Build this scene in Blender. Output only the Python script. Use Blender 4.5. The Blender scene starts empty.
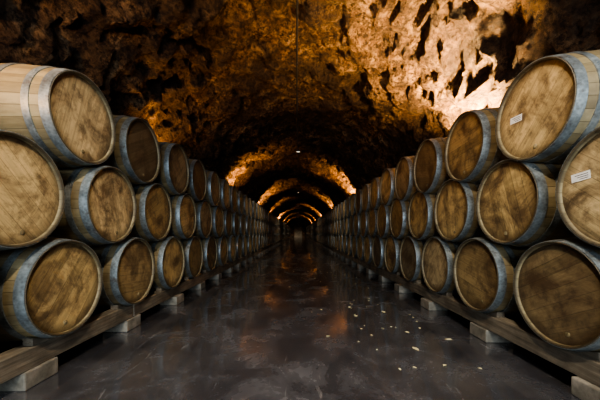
import bpy, math, random
from mathutils import Vector, Matrix, noise
random.seed(7)
scene = bpy.context.scene
COL = scene.collection
try: scene.view_settings.look = 'AgX - High Contrast'
except Exception: pass
CAMZ = 0.88
HEADX = 1.48
SP = {-1: .765, 1: .737}

# ------------------------------------------------------------ node helpers
class NT:
    def __init__(s, name):
        s.mat = bpy.data.materials.new(name); s.mat.use_nodes = True
        s.t = s.mat.node_tree; s.t.nodes.clear()
        s.out = s.t.nodes.new('ShaderNodeOutputMaterial')
        s.b = s.t.nodes.new('ShaderNodeBsdfPrincipled')
        s.t.links.new(s.b.outputs[0], s.out.inputs[0])
    def L(s, a, b): s.t.links.new(a, b)
    def setin(s, inp, v):
        if hasattr(v, 'is_output') or isinstance(v, bpy.types.NodeSocket): s.L(v, inp)
        else: inp.default_value = v
    def m(s, op, a, b=0.0, c=0.0, clamp=False):
        n = s.t.nodes.new('ShaderNodeMath'); n.operation = op; n.use_clamp = clamp
        for i, v in enumerate((a, b, c)): s.setin(n.inputs[i], v)
        return n.outputs[0]
    def noise(s, vec, scale, detail=4, rough=.55, dist=0.0):
        n = s.t.nodes.new('ShaderNodeTexNoise')
        s.L(vec, n.inputs['Vector']); n.inputs['Scale'].default_value = scale
        n.inputs['Detail'].default_value = detail; n.inputs['Roughness'].default_value = rough
        n.inputs['Distortion'].default_value = dist
        return n.outputs['Fac']
    def vor(s, vec, scale, feature='F1'):
        n = s.t.nodes.new('ShaderNodeTexVoronoi'); n.feature = feature
        s.L(vec, n.inputs['Vector']); n.inputs['Scale'].default_value = scale
        return n.outputs['Distance']
    def ramp(s, fac, stops):
        n = s.t.nodes.new('ShaderNodeValToRGB'); e = n.color_ramp.elements
        while len(e) < len(stops): e.new(0.5)
        for el, (p, c) in zip(e, stops):
            el.position = p
            el.color = (c, c, c, 1) if isinstance(c, (int, float)) else (*c, 1)
        s.setin(n.inputs[0], fac); return n.outputs[0]
    def mix(s, f, a, b, mode='MIX'):
        n = s.t.nodes.new('ShaderNodeMix'); n.data_type = 'RGBA'; n.blend_type = mode
        s.setin(n.inputs[0], f)
        s.setin(n.inputs[6], (*a, 1) if isinstance(a, tuple) and len(a) == 3 else a)
        s.setin(n.inputs[7], (*b, 1) if isinstance(b, tuple) and len(b) == 3 else b)
        return n.outputs[2]
    def coord(s, which='Object'):
        return s.t.nodes.new('ShaderNodeTexCoord').outputs[which]
    def pos(s): return s.t.nodes.new('ShaderNodeNewGeometry').outputs['Position']
    def attr(s, name, o='Vector'):
        n = s.t.nodes.new('ShaderNodeAttribute'); n.attribute_name = name; return n.outputs[o]
    def sep(s, v):
        n = s.t.nodes.new('ShaderNodeSeparateXYZ'); s.L(v, n.inputs[0]); return n.outputs
    def comb(s, x, y, z):
        n = s.t.nodes.new('ShaderNodeCombineXYZ')
        for i, v in enumerate((x, y, z)): s.setin(n.inputs[i], v)
        return n.outputs[0]
    def white(s, w):
        n = s.t.nodes.new('ShaderNodeTexWhiteNoise'); n.noise_dimensions = '1D'
        s.setin(n.inputs['W'], w); return n.outputs['Value']
    def bump(s, h, strength=.5, dist=.01, prev=None):
        n = s.t.nodes.new('ShaderNodeBump'); n.inputs['Strength'].default_value = strength
        n.inputs['Distance'].default_value = dist; s.L(h, n.inputs['Height'])
        if prev: s.L(prev, n.inputs['Normal'])
        return n.outputs[0]
    def fin(s, color=None, rough=None, metal=None, normal=None, spec=None):
        if color is not None: s.setin(s.b.inputs['Base Color'], (*color, 1) if isinstance(color, tuple) else color)
        if rough is not None: s.setin(s.b.inputs['Roughness'], rough)
        if metal is not None: s.setin(s.b.inputs['Metallic'], metal)
        if normal is not None: s.L(normal, s.b.inputs['Normal'])
        if spec is not None: s.setin(s.b.inputs['Specular IOR Level'], spec)
        return s.mat

def rnd_of(n):
    oi = n.t.nodes.new('ShaderNodeObjectInfo').outputs['Random']
    return n.m('FRACT', n.m('ADD', oi, n.attr('rnd', 'Fac')))

def offset_vec(n, v, r, k=37.0):
    a = n.t.nodes.new('ShaderNodeVectorMath'); a.operation = 'ADD'
    n.L(v, a.inputs[0]); n.L(n.comb(n.m('MULTIPLY', r, k), n.m('MULTIPLY', r, k*.7), 0.0), a.inputs[1])
    return a.outputs[0]

# ------------------------------------------------------------ materials
def mat_staves():
    n = NT('barrel_stave_oak'); bco = n.attr('bco'); r = rnd_of(n); x, y, z = n.sep(bco)[:3]
    ang = n.m('DIVIDE', n.m('ARCTAN2', y, z), 2*math.pi/30)
    idx = n.m('FLOOR', ang); fr = n.m('FRACT', ang)
    w = n.white(n.m('ADD', idx, n.m('MULTIPLY', r, 91.0)))
    edge = n.m('MINIMUM', fr, n.m('SUBTRACT', 1.0, fr))
    line = n.ramp(edge, [(0.0, 0.0), (0.05, 1.0)])
    gv = offset_vec(n, n.comb(n.m('MULTIPLY', x, 1.2), n.m('MULTIPLY', y, 12.0), n.m('MULTIPLY', z, 12.0)), r)
    g = n.noise(gv, 3.0, 5, .6)
    st = n.noise(offset_vec(n, bco, r), 5.0, 4, .6)
    c = n.ramp(n.m('ADD', n.m('MULTIPLY', g, .6), n.m('MULTIPLY', w, .4)),
               [(.2, (.15, .115, .06)), (.5, (.27, .22, .12)), (.8, (.36, .30, .18))])
    c = n.mix(n.ramp(st, [(.4, 0.0), (.7, .7)]), c, (.14, .11, .07))
    c = n.mix(n.m('MULTIPLY', n.m('SUBTRACT', 1.0, line), .55), c, (.04, .028, .018))
    c = n.mix(n.ramp(n.m('ABSOLUTE', x), [(.455, 0.0), (.463, .8)]), c, (.06, .048, .032))
    return n.fin(c, .62, 0, n.bump(n.m('ADD', line, n.m('MULTIPLY', g, .4)), .5, .003))

def mat_head():
    n = NT('barrel_head_oak'); bco = n.attr('bco'); r = rnd_of(n)
    rot = n.t.nodes.new('ShaderNodeVectorRotate'); rot.rotation_type = 'X_AXIS'
    n.L(bco, rot.inputs['Vector']); n.L(n.m('MULTIPLY', n.white(n.m('MULTIPLY', r, 53.0)), 6.28), rot.inputs['Angle'])
    x, y, z = n.sep(rot.outputs[0])[:3]
    pl = n.m('ADD', n.m('DIVIDE', y, .078), 20.35)
    idx = n.m('FLOOR', pl); fr = n.m('FRACT', pl)
    w = n.white(n.m('ADD', idx, n.m('MULTIPLY', r, 77.0)))
    edge = n.m('MINIMUM', fr, n.m('SUBTRACT', 1.0, fr))
    line = n.ramp(edge, [(0.0, 0.0), (0.03, 1.0)])
    gv = offset_vec(n, n.comb(x, n.m('MULTIPLY', y, 14.0), n.m('MULTIPLY', z, 1.0)), n.m('ADD', r, w))
    g = n.noise(gv, 4.0, 6, .65, .4)
    fine = n.noise(n.comb(x, n.m('MULTIPLY', y, 60.0), n.m('MULTIPLY', z, 2.0)), 4.0, 3, .6)
    ov = offset_vec(n, bco, r)
    st = n.noise(ov, 3.6, 6, .7, .6); st2 = n.noise(ov, 11.0, 6, .75)
    tint = n.ramp(n.white(n.m('MULTIPLY', r, 311.0)),
        [(0.0, (.17, .135, .085)), (.25, (.36, .26, .125)), (.5, (.52, .385, .185)), (.75, (.60, .47, .27)), (1.0, (.24, .20, .13))])
    v = n.m('ADD', n.m('ADD', n.m('MULTIPLY', g, .8), n.m('MULTIPLY', w, .28)), n.m('MULTIPLY', fine, .4))
    c = n.mix(1.0, tint, n.ramp(v, [(.45, .5), (.7, .9), (1.0, 1.25)]), 'MULTIPLY')
    c = n.mix(n.ramp(st, [(.45, 0.0), (.64, .88)]), c, (.10, .062, .036))
    c = n.mix(n.ramp(st2, [(.50, 0.0), (.70, .7)]), c, (.06, .042, .03))
    rr = n.m('SQRT', n.m('ADD', n.m('MULTIPLY', y, y), n.m('MULTIPLY', z, z)))
    c = n.mix(n.ramp(rr, [(.22, 0.0), (.286, .7)]), c, (.05, .036, .025))
    c = n.mix(n.m('MULTIPLY', n.m('SUBTRACT', 1.0, line), .6), c, (.05, .034, .022))
    return n.fin(c, .5, 0, n.bump(n.m('ADD', line, n.m('MULTIPLY', g, .5)), .35, .003))

def mat_hoop():
    n = NT('galvanised_hoop_steel'); bco = n.attr('bco'); r = rnd_of(n)
    v = offset_vec(n, bco, r)
    a = n.noise(v, 9.0, 5, .65); b = n.vor(v, 60.0)
    c = n.ramp(n.m('ADD', n.m('MULTIPLY', a, .8), n.m('MULTIPLY', b, .2)),
               [(.3, (.12, .135, .14)), (.55, (.25, .28, .285)), (.75, (.39, .43, .43))])
    rust = n.noise(v, 14.0, 6, .7)
    c = n.mix(n.ramp(rust, [(.55, 0.0), (.70, .75)]), c, (.10, .07, .045))
    return n.fin(c, n.ramp(a, [(.3, .36), (.7, .58)]), .5, n.bump(a, .2, .003))

def mat_rock():
    n = NT('tunnel_rock'); p = n.pos()
    big = n.noise(p, .9, 6, .62, .6); mid = n.noise(p, 3.2, 9, .75, .4)
    fine = n.noise(p, 13.0, 9, .78); v = n.vor(p, 5.0); v2 = n.vor(p, 17.0)
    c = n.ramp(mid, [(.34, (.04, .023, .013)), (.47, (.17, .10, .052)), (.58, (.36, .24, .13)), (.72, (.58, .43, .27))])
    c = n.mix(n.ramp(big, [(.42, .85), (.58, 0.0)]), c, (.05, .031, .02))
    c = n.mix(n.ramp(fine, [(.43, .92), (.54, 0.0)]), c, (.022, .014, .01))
    h = n.m('ADD', n.m('ADD', n.m('MULTIPLY', mid, 1.1), n.m('MULTIPLY', fine, .6)), n.m('MULTIPLY', v, .4))
    h = n.m('ADD', h, n.m('MULTIPLY', v2, .2))
    return n.fin(c, .72, 0, n.bump(h, 1.0, .32), .35)

def mat_floor():
    n = NT('polished_concrete_floor'); p = n.pos()
    a = n.noise(p, .7, 7, .62, .8); b = n.noise(p, 2.6, 9, .70, .5); f = n.noise(p, 28.0, 5, .7)
    sc = n.noise(n.comb(n.m('MULTIPLY', n.sep(p)[0], 5.0), n.sep(p)[1], 0.0), 2.0, 7, .7, .8)
    c = n.ramp(a, [(.33, (.062, .062, .070)), (.52, (.115, .116, .128)), (.7, (.20, .20, .215))])
    c = n.mix(n.ramp(b, [(.42, .7), (.58, 0.0)]), c, (.045, .043, .048))
    c = n.mix(n.ramp(b, [(.62, 0.0), (.72, .4)]), c, (.34, .34, .35))
    c = n.mix(n.ramp(f, [(.60, 0.0), (.76, .4)]), c, (.32, .31, .31))
    c = n.mix(n.ramp(sc, [(.63, 0.0), (.71, .5)]), c, (.44, .435, .43))
    ro = n.m('ADD', n.ramp(b, [(.35, .07), (.7, .32)]), n.m('MULTIPLY', a, .10))
    h = n.m('ADD', n.m('MULTIPLY', b, .6), n.m('MULTIPLY', n.noise(p, 8.0, 4, .6), .4))
    n.b.inputs['Coat Weight'].default_value = .8; n.b.inputs['Coat Roughness'].default_value = .08
    return n.fin(c, ro, 0, n.bump(h, .3, .02), .9)

def mat_timber(name, lo, hi):
    n = NT(name); p = n.pos(); x, y, z = n.sep(p)[:3]
    g = n.noise(n.comb(n.m('MULTIPLY', x, 14.0), n.m('MULTIPLY', y, .9), n.m('MULTIPLY', z, 18.0)), 3.0, 6, .65)
    st = n.noise(p, 4.0, 4, .6)
    c = n.ramp(g, [(.3, lo), (.7, hi)])
    c = n.mix(n.ramp(st, [(.42, 0.0), (.68, .6)]), c, tuple(v*.4 for v in lo))
    return n.fin(c, .7, 0, n.bump(g, .5, .006))

def mat_concrete():
    n = NT('cast_concrete'); p = n.pos()
    a = n.noise(p, 9.0, 7, .65); f = n.noise(p, 60.0, 4, .6)
    return n.fin(n.ramp(a, [(.3, (.12, .11, .085)), (.7, (.33, .30, .25))]), .85, 0, n.bump(n.m('ADD', a, f), .4, .006))

def mat_plain(name, c, rough=.5, metal=0.0, var=.25):
    n = NT(name); a = n.noise(n.coord(), 18.0, 4, .6)
    cc = n.ramp(a, [(.3, tuple(v*(1-var) for v in c)), (.7, tuple(min(1, v*(1+var)) for v in c))])
    return n.fin(cc, rough, metal)

def mat_emit(name, c, s):
    n = NT(name); n.fin(c, .4)
    n.b.inputs['Emission Color'].default_value = (*c, 1); n.b.inputs['Emission Strength'].default_value = s
    return n.mat

STAVE, HEAD, HOOP = mat_staves(), mat_head(), mat_hoop()
ROCK, FLOOR = mat_rock(), mat_floor()
TIMBER = mat_timber('weathered_rail_timber', (.10, .085, .065), (.30, .255, .19))
CONC = mat_concrete()
BLACK = mat_plain('black_painted_metal', (.03, .03, .032), .5, .3)
BUNG = mat_plain('silicone_bung', (.45, .42, .36), .5)
PAPER = mat_plain('paper_label', (.78, .78, .76), .6, 0, .05)
INK = mat_plain('label_ink', (.05, .05, .06), .6)

def obj(name, me, parent=None, loc=(0, 0, 0)):
    o = bpy.data.objects.new(name, me); COL.objects.link(o); o.location = loc
    if parent: o.parent = parent
    return o

# ------------------------------------------------------------ barrel geometry
LH = .47; RB = .343; RE = .300
def R(x): return RB - (RB-RE)*(abs(x)/LH)**2
HOOPS = [(.415, .467), (.322, .362), (.125, .165)]
def barrel_profile(detail):
    half = []
    half.append((-.447, 0.0, 1)); 
    if detail:
        half += [(-.447, .10, 1), (-.447, .20, 1)]
    half.append((-.447, .284, 1))
    half.append((-.466, .288, 0)); half.append((-.47, .297, 0))
    for a, b in HOOPS:
        half.append((-b, R(b)-.0005, 0)); half.append((-b, R(b)+.0045, 2)); half.append((-a, R(a)+.0045, 2)); half.append((-a, R(a)-.0005, 2))
        if detail:
            if a == .322: half += [(-.28, R(.28), 0), (-.22, R(.22), 0), (-.19, R(.19), 0)]
            if a == .125: half += [(-.06, R(.06), 0)]
    pts = half + ([(0, R(0), 0)] if detail else [])
    n = len(half)
    for i in range(n-1, -1, -1):
        x, r, _ = half[i]
        seg = half[i+1][2] if i+1 < n else 0
        pts.append((-x, r, seg))
    return pts

def lathe(profile, seg):
    vs, fs, ms = [], [], []; rings = []
    for x, r, m in profile:
        if r == 0.0:
            rings.append([len(vs)]); vs.append((x, 0, 0))
        else:
            st = len(vs); rings.append(list(range(st, st+seg)))
            for k in range(seg):
                a = 2*math.pi*k/seg; vs.append((x, r*math.sin(a), r*math.cos(a)))
    for i in range(1, len(profile)):
        A, B, m = rings[i-1], rings[i], profile[i][2]
        for k in range(seg):
            k2 = (k+1) % seg
            if len(A) == 1: f = (A[0], B[k], B[k2])
            elif len(B) == 1: f = (A[k], B[0], A[k2])
            else: f = (A[k], B[k], B[k2], A[k2])
            fs.append(f); ms.append(m)
    return vs, fs, ms

def add_cyl(vs, fs, ms, c, axis, r, h, seg, m, dome=.6):
    axis = Vector(axis).normalized(); u = axis.orthogonal().normalized(); w = axis.cross(u); c = Vector(c)
    st = len(vs)
    for hh, rr in ((-.01, r), (h*.6, r), (h, r*dome)):
        for k in range(seg):
            a = 2*math.pi*k/seg; vs.append(tuple(c + axis*hh + (u*math.cos(a)+w*math.sin(a))*rr))
    for j in range(2):
        for k in range(seg):
            k2 = (k+1) % seg; fs.append((st+j*seg+k, st+j*seg+k2, st+(j+1)*seg+k2, st+(j+1)*seg+k)); ms.append(m)
    fs.append(tuple(st+2*seg+k for k in range(seg))); ms.append(m)

def make_mesh(name, vs, fs, ms, mats, smooth=True, ang=35):
    me = bpy.data.meshes.new(name); me.from_pydata(vs, [], fs)
    for m in mats: me.materials.append(m)
    me.polygons.foreach_set('material_index', ms)
    if smooth:
        me.polygons.foreach_set('use_smooth', [True]*len(fs)); me.set_sharp_from_angle(angle=math.radians(ang))
    me.update(); return me

vs, fs, ms = lathe(barrel_profile(True), 72)
add_cyl(vs, fs, ms, (0, 0, R(0)), (0, 0, 1), .027, .018, 16, 3)            # bung
for sgn in (-1, 1):
    for (a, b) in HOOPS:                                                     # hoop rivets
        xm = (a+b)/2
        for da in (-.03, .03):
            for base in (.9, 4.1):
                t = base + da + b*3
                d = (0, math.sin(t), math.cos(t)); rr = R(xm)+.004
                add_cyl(vs, fs, ms, (sgn*xm, d[1]*rr, d[2]*rr), d, .006, .004, 8, 2)
    add_cyl(vs, fs, ms, (sgn*.447, 0.03*sgn, -.225), (sgn, 0, 0), .014, .006, 12, 0)  # racking plug in head
barrel_me = make_mesh('wine_barrel_mesh', vs, fs, ms, [STAVE, HEAD, HOOP, BUNG])
bpy_attr = barrel_me.attributes.new('bco', 'FLOAT_VECTOR', 'POINT')
bpy_attr.data.foreach_set('vector', [c for v in barrel_me.vertices for c in v.co])
ra = barrel_me.attributes.new('rnd', 'FLOAT', 'POINT')
ra.data.foreach_set('value', [0.0]*len(barrel_me.vertices))

ROWZ = {-1: [CAMZ-.350, CAMZ+.225, CAMZ+.795], 1: [CAMZ-.350, CAMZ+.225, CAMZ+.775]}
STARTS = {-1: [1.82, 1.49, 1.975], 1: [1.63, 2.045, 1.80]}
NEAR_END, FAR_END = 15.0, 52.0
low = lathe(barrel_profile(False), 28)
labelled = []
for side in (-1, 1):
    S = SP[side]
    FV, FF, FM, FB, FR = [], [], [], [], []
    for row in range(3):
        y = STARTS[side][row] - (0 if row == 2 else 3)*S      # top tier stops beside the viewer
        while y < FAR_END:
            x = side*(HEADX+LH) + random.uniform(-.012, .012)
            if y < NEAR_END:
                o = obj('wine_barrel', barrel_me, loc=(x, y+random.uniform(-.008, .008), ROWZ[side][row]))
                o.rotation_euler = (random.uniform(-.25, .25), 0, random.uniform(-.012, .012))
                labelled.append((side, row, y, o))
            else:
                st = len(FV); rv = random.random()
                for v in low[0]: FV.append((v[0]+x, v[1]+y, v[2]+ROWZ[side][row])); FB.extend(v); FR.append(rv)
                FF += [tuple(i+st for i in f) for f in low[1]]; FM += low[2]
            y += S
    me = make_mesh('wine_barrel_stack_mesh', FV, FF, FM, [STAVE, HEAD, HOOP])
    me.attributes.new('bco', 'FLOAT_VECTOR', 'POINT').data.foreach_set('vector', FB)
    me.attributes.new('rnd', 'FLOAT', 'POINT').data.foreach_set('value', FR)
    obj('wine_barrel_stack', me)

# ------------------------------------------------------------ paper labels on two heads
def box(vs, fs, ms, lo, hi, m=0):
    st = len(vs); (x0, y0, z0), (x1, y1, z1) = lo, hi
    vs += [(x0,y0,z0),(x1,y0,z0),(x1,y1,z0),(x0,y1,z0),(x0,y0,z1),(x1,y0,z1),(x1,y1,z1),(x0,y1,z1)]
    for f in ((0,3,2,1),(4,5,6,7),(0,1,5,4),(1,2,6,5),(2,3,7,6),(3,0,4,7)):
        fs.append(tuple(st+i for i in f)); ms.append(m)
def label(barrel, dy, dz):
    v, f, m = [], [], []
    box(v, f, m, (-.0008, -.05, -.022), (.0006, .05, .022), 0)
    for k in range(3):
        box(v, f, m, (-.0014, -.04, .008-.011*k), (-.0006, .03-.012*k, .011-.011*k), 1)
    me = make_mesh('paper_label_mesh', v, f, m, [PAPER, INK], False)
    o = obj('paper_label', me, barrel, (-.449, dy, dz))
for side, row, y, o in labelled:
    if side == 1 and row == 2 and abs(y-1.80) < .1: o.rotation_euler[0] = 0.04; label(o, .13, 0)
    if side == 1 and row == 1 and abs(y-(2.045-SP[1])) < .1: o.rotation_euler[0] = -.1; label(o, .17, .09)

# ------------------------------------------------------------ barrel racks (rails, blocks, chocks)
def bevelled(name, vs, fs, ms, mats, w):
    import bmesh
    me = make_mesh(name, vs, fs, ms, mats, False)
    bm = bmesh.new(); bm.from_mesh(me)
    bmesh.ops.bevel(bm, geom=bm.edges[:], offset=w, segments=2, affect='EDGES', profile=.5)
    bm.to_mesh(me); bm.free(); return me
RTOP = .88-.350-.309
for side in (-1, 1):
    S = SP[side]
    rack = bpy.data.objects.new('barrel_rack', None); COL.objects.link(rack)
    v, f, m = [], [], []
    for xc in (1.575, 2.30):
        y = -1.0
        while y < FAR_END:
            ln = 3.6
            jit = random.uniform(-.008, .008)
            xa, xb = sorted((side*(xc-.055)+jit, side*(xc+.055)+jit))
            box(v, f, m, (xa, y, RTOP-.12), (xb, min(y+ln-.006, FAR_END+.3), RTOP)); y += ln
    obj('rail_timbers', bevelled('rail_mesh', v, f, m, [TIMBER], .006), rack)
    v, f, m = [], [], []
    y0 = {-1: 1.66, 1: 1.42}[side] - 2*.93
    while y0 < FAR_END:
        for xc in (1.595, 2.30):
            j = random.uniform(-.02, .02)
            xa, xb = sorted((side*(xc-.10)+j, side*(xc+.12)+j))
            box(v, f, m, (xa, y0-.11, 0), (xb, y0+.11, RTOP-.12))
        y0 += .93
    obj('support_blocks', bevelled('block_mesh', v, f, m, [CONC], .008), rack)
    v, f, m = [], [], []
    y = STARTS[side][0] - 2*S                                                # wedge chocks
    while y < 30:
        for d in (-1, 1):
            for xc in (1.575, 2.30):
                st = len(v); xa, xb = side*(xc-.03), side*(xc+.03)
                ya, yb = y+d*.085, y+d*.19
                v += [(xa, ya, RTOP), (xb, ya, RTOP), (xa, yb, RTOP), (xb, yb, RTOP), (xa, yb, RTOP+.045), (xb, yb, RTOP+.045), (xa, ya, RTOP+.006), (xb, ya, RTOP+.006)]
                for q in ((0,1,3,2),(2,3,5,4),(4,5,7,6),(6,7,1,0),(0,2,4,6),(1,7,5,3)):
                    f.append(tuple(st+i for i in q)); m.append(0)
        y += S
    obj('wedge_chocks', make_mesh('chock_mesh', v, f, m, [TIMBER], False), rack)

# ------------------------------------------------------------ rock tunnel
RAD = 3.1; CZ = 1.35; Y0, Y1 = -7.0, 64.0
ys = []; y = Y0
while y < Y1:
    ys.append(y); y += .06 if y < 9 else (.12 if y < 22 else .28)
ys.append(Y1)
def rockpt(t, y):
    wall = CZ; arc = math.pi*RAD; tot = 2*wall+arc; d = t*tot
    if d < wall: p = Vector((-RAD, y, d)); nrm = Vector((1, 0, 0))
    elif d > wall+arc: p = Vector((RAD, y, tot-d)); nrm = Vector((-1, 0, 0))
    else:
        a = math.pi - (d-wall)/RAD
        p = Vector((RAD*math.cos(a), y, CZ+RAD*math.sin(a))); nrm = Vector((-math.cos(a), 0, -math.sin(a)))
    q = p + noise.noise_vector(p*1.1)*.4
    h = noise.noise(q*.45)*.22
    h += (noise.ridged_multi_fractal(q*.9, 1.0, 2.1, 5, 1.0, 2.0)-1.0)*.045
    vd = noise.voronoi(q*1.4)[0]; h += (vd[1]-vd[0])*.12
    vd = noise.voronoi(q*3.8)[0]; h += (vd[1]-vd[0])*.09
    h += noise.fractal(q*2.4, .7, 2.2, 5)*.12
    h = max(-.5, min(.42, h))
    return p + nrm*h + noise.noise_vector(p*3.2)*.045
NT_ = 220
ts = [i/NT_ for i in range(NT_+1)]
grid = [[tuple(rockpt(t, y)) for t in ts] for y in ys]
cutL, cutR = 28, NT_-28
for name, a, b in (('wall_left', 0, cutL), ('ceiling', cutL, cutR), ('wall_right', cutR, NT_)):
    w = b-a+1
    v = [row[i] for row in grid for i in range(a, b+1)]
    f = [(j*w+i, j*w+i+1, (j+1)*w+i+1, (j+1)*w+i) for j in range(len(ys)-1) for i in range(w-1)]
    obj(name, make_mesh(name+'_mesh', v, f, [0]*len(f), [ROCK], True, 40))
v, f, m = [], [], []
box(v, f, m, (-3.6, Y1-.1, -.1), (3.6, Y1+.3, 5.2))
obj('wall_back', make_mesh('wall_back_mesh', v, f, m, [ROCK], False))
v, f, m = [], [], []
box(v, f, m, (-.9, Y1-.17, 0), (-.01, Y1-.11, 2.3)); box(v, f, m, (.01, Y1-.17, 0), (.9, Y1-.11, 2.3))
obj('door_1', bevelled('door_mesh', v, f, m, [TIMBER], .01))
v, f, m = [], [], []
box(v, f, m, (-3.7, Y0, -.1), (3.7, Y1+.3, 0))
obj('floor', make_mesh('floor_mesh', v, f, m, [FLOOR], False))

# ------------------------------------------------------------ leaf litter on floor
v, f, m = [], [], []
for k in range(60):
    x = random.uniform(-.3, 1.3); y = random.uniform(2, 6.5)
    if k % 2: x = random.uniform(.4, 1.3); y = random.uniform(1.8, 3.8)
    a = random.uniform(0, 6.28); l = random.uniform(.009, .024)*(1.7 if k % 6 == 1 else 1); w = l*random.uniform(.3, .6); st = len(v)
    for px, py, pz in ((-l, 0, .002), (-.3*l, w, .005), (.5*l, w*.8, .007), (l, 0, .003), (.5*l, -w*.8, .006), (-.3*l, -w, .004), (0, 0, .001)):
        v.append((x+px*math.cos(a)-py*math.sin(a), y+px*math.sin(a)+py*math.cos(a), pz))
    for i in range(6): f.append((st+i, st+(i+1) % 6, st+6)); m.append(0)
obj('leaf_litter', make_mesh('leaf_litter_mesh', v, f, m, [mat_plain('dry_leaf', (.75, .68, .42), .7)], False))

# ------------------------------------------------------------ ceiling conduit
cu = bpy.data.curves.new('conduit_curve', 'CURVE'); cu.dimensions = '3D'; cu.bevel_depth = .016; cu.bevel_resolution = 3
sp = cu.splines.new('POLY'); pts = [(-.02+.012*math.sin(y*.7), y, CAMZ+3.02+.02*math.sin(y*1.3)) for y in [i*1.0-6 for i in range(68)]]
sp.points.add(len(pts)-1)
for q, p in zip(sp.points, pts): q.co = (*p, 1)
co = obj('ceiling_conduit', cu); cu.materials.append(BLACK)
v, f, m = [], [], []
for y in range(-5, 62, 2):
    box(v, f, m, (-.035, y-.01, CAMZ+3.0), (-.005, y+.01, CAMZ+3.75))
obj('hangers', make_mesh('hanger_mesh', v, f, m, [BLACK], False), co)

# ------------------------------------------------------------ lamps
def spot(name, loc, target, power, color, size, blend=1.0, radius=.08, parent=None):
    l = bpy.data.lights.new(name, 'SPOT'); l.energy = power; l.color = color; l.spot_size = math.radians(size)
    l.spot_blend = blend; l.shadow_soft_size = radius
    o = bpy.data.objects.new(name, l); COL.objects.link(o); o.location = loc
    o.rotation_euler = (Vector(target)-Vector(loc)).to_track_quat('-Z', 'Y').to_euler()
    if parent:
        o.parent = parent; o.matrix_parent_inverse = Matrix.Translation(parent.location).inverted()
    return o
GLASS = mat_emit('warm_lamp_glass', (1.0, .62, .25), 12)
WHITEG = mat_emit('pendant_lamp_glass', (1.0, .9, .75), .6)
def flood(side, y, power=260, color=(1.0, .51, .18), tx=2.2, size=120, ty=.4):
    v, f, m = [], [], []
    box(v, f, m, (-.09, -.13, -.03), (.09, .13, .03), 0)
    box(v, f, m, (-.075, -.115, .03), (.075, .115, .036), 1)
    box(v, f, m, (-.02, -.15, -.14), (.02, -.135, .02), 0); box(v, f, m, (-.02, .135, -.14), (.02, .15, .02), 0)
    box(v, f, m, (-.03, -.15, -.16), (.03, .15, -.14), 0)
    box(v, f, m, (-.02, -.02, -1.85), (.02, .02, -.16), 0); box(v, f, m, (-.08, -.1, -1.86), (.08, .1, -1.84), 0)
    loc = (side*2.56, y, 1.86)
    o = obj('flood_lamp', make_mesh('flood_lamp_mesh', v, f, m, [BLACK, GLASS], False), loc=loc)
    spot('flood_light', (loc[0], y, loc[2]+.06), (side*tx, y+ty, 4.2), power, color, size, 1.0, .08, o)
flood(1, 4.05, 4600, (1.0, .60, .26), 2.3, 124, .2)
for y, p in ((13.5, 2100), (21.5, 1300), (33, 2600), (44, 1500), (54, 2200)): flood(1, y, p, tx=2.5, size=105)
flood(-1, -.2, 1500, (1.0, .53, .21), tx=1.1, ty=1.9, size=125)
flood(-1, 5.2, 380, tx=1.6, ty=.3, size=140)  # added fill, no real lamp here: stands in for warm bounce on left ceiling
for y, p in ((11.2, 1700), (19, 1900), (26.5, 1200), (38, 2600), (49, 1500), (59, 2600)): flood(-1, y, p, tx=2.5, size=105)

def pendant(y, power):
    v, f, m = lathe([(.0, 0.0, 0), (.0, .03, 0), (-.03, .04, 0), (-.08, .07, 0), (-.10, .08, 0), (-.10, .07, 0), (-.09, .06, 1), (-.09, 0.0, 1)], 24)
    v = [(q[1], q[2], q[0]) for q in v]
    o = obj('pendant_lamp', make_mesh('pendant_lamp_mesh', v, f, m, [BLACK, WHITEG]), loc=(0, y, CAMZ+3.0))
    spot('pendant_light', (0, y, CAMZ+2.88), (0, y, 0), power, (1.0, .86, .68), 125, .6, .12, o)
for y, p in ((.2, 500), (10, 170), (20, 170), (30, 170), (40, 170), (50, 170), (60, 900)): pendant(y, p)

# daylight at tunnel mouth behind the camera
l = bpy.data.lights.new('entrance_daylight', 'AREA'); l.shape = 'RECTANGLE'; l.size = 4.5; l.size_y = 3.0
l.energy = 600; l.color = (.75, .88, 1.0)
o = bpy.data.objects.new('entrance_daylight', l); COL.objects.link(o); o.location = (0, -5.5, 1.9)
o.rotation_euler = (math.radians(78), 0, 0)

w = bpy.data.worlds.new('world'); scene.world = w; w.use_nodes = True
w.node_tree.nodes['Background'].inputs[0].default_value = (.5, .65, 1, 1)
w.node_tree.nodes['Background'].inputs[1].default_value = .3

# ------------------------------------------------------------ camera
cam = bpy.data.cameras.new('camera'); co = bpy.data.objects.new('camera', cam); COL.objects.link(co)
co.location = (0, 0, CAMZ); co.rotation_euler = (math.radians(90), 0, 0)
cam.sensor_width = 36; cam.lens = 16.8; cam.shift_y = .055; cam.shift_x = .003; cam.clip_start = .02; cam.clip_end = 200
scene.camera = co
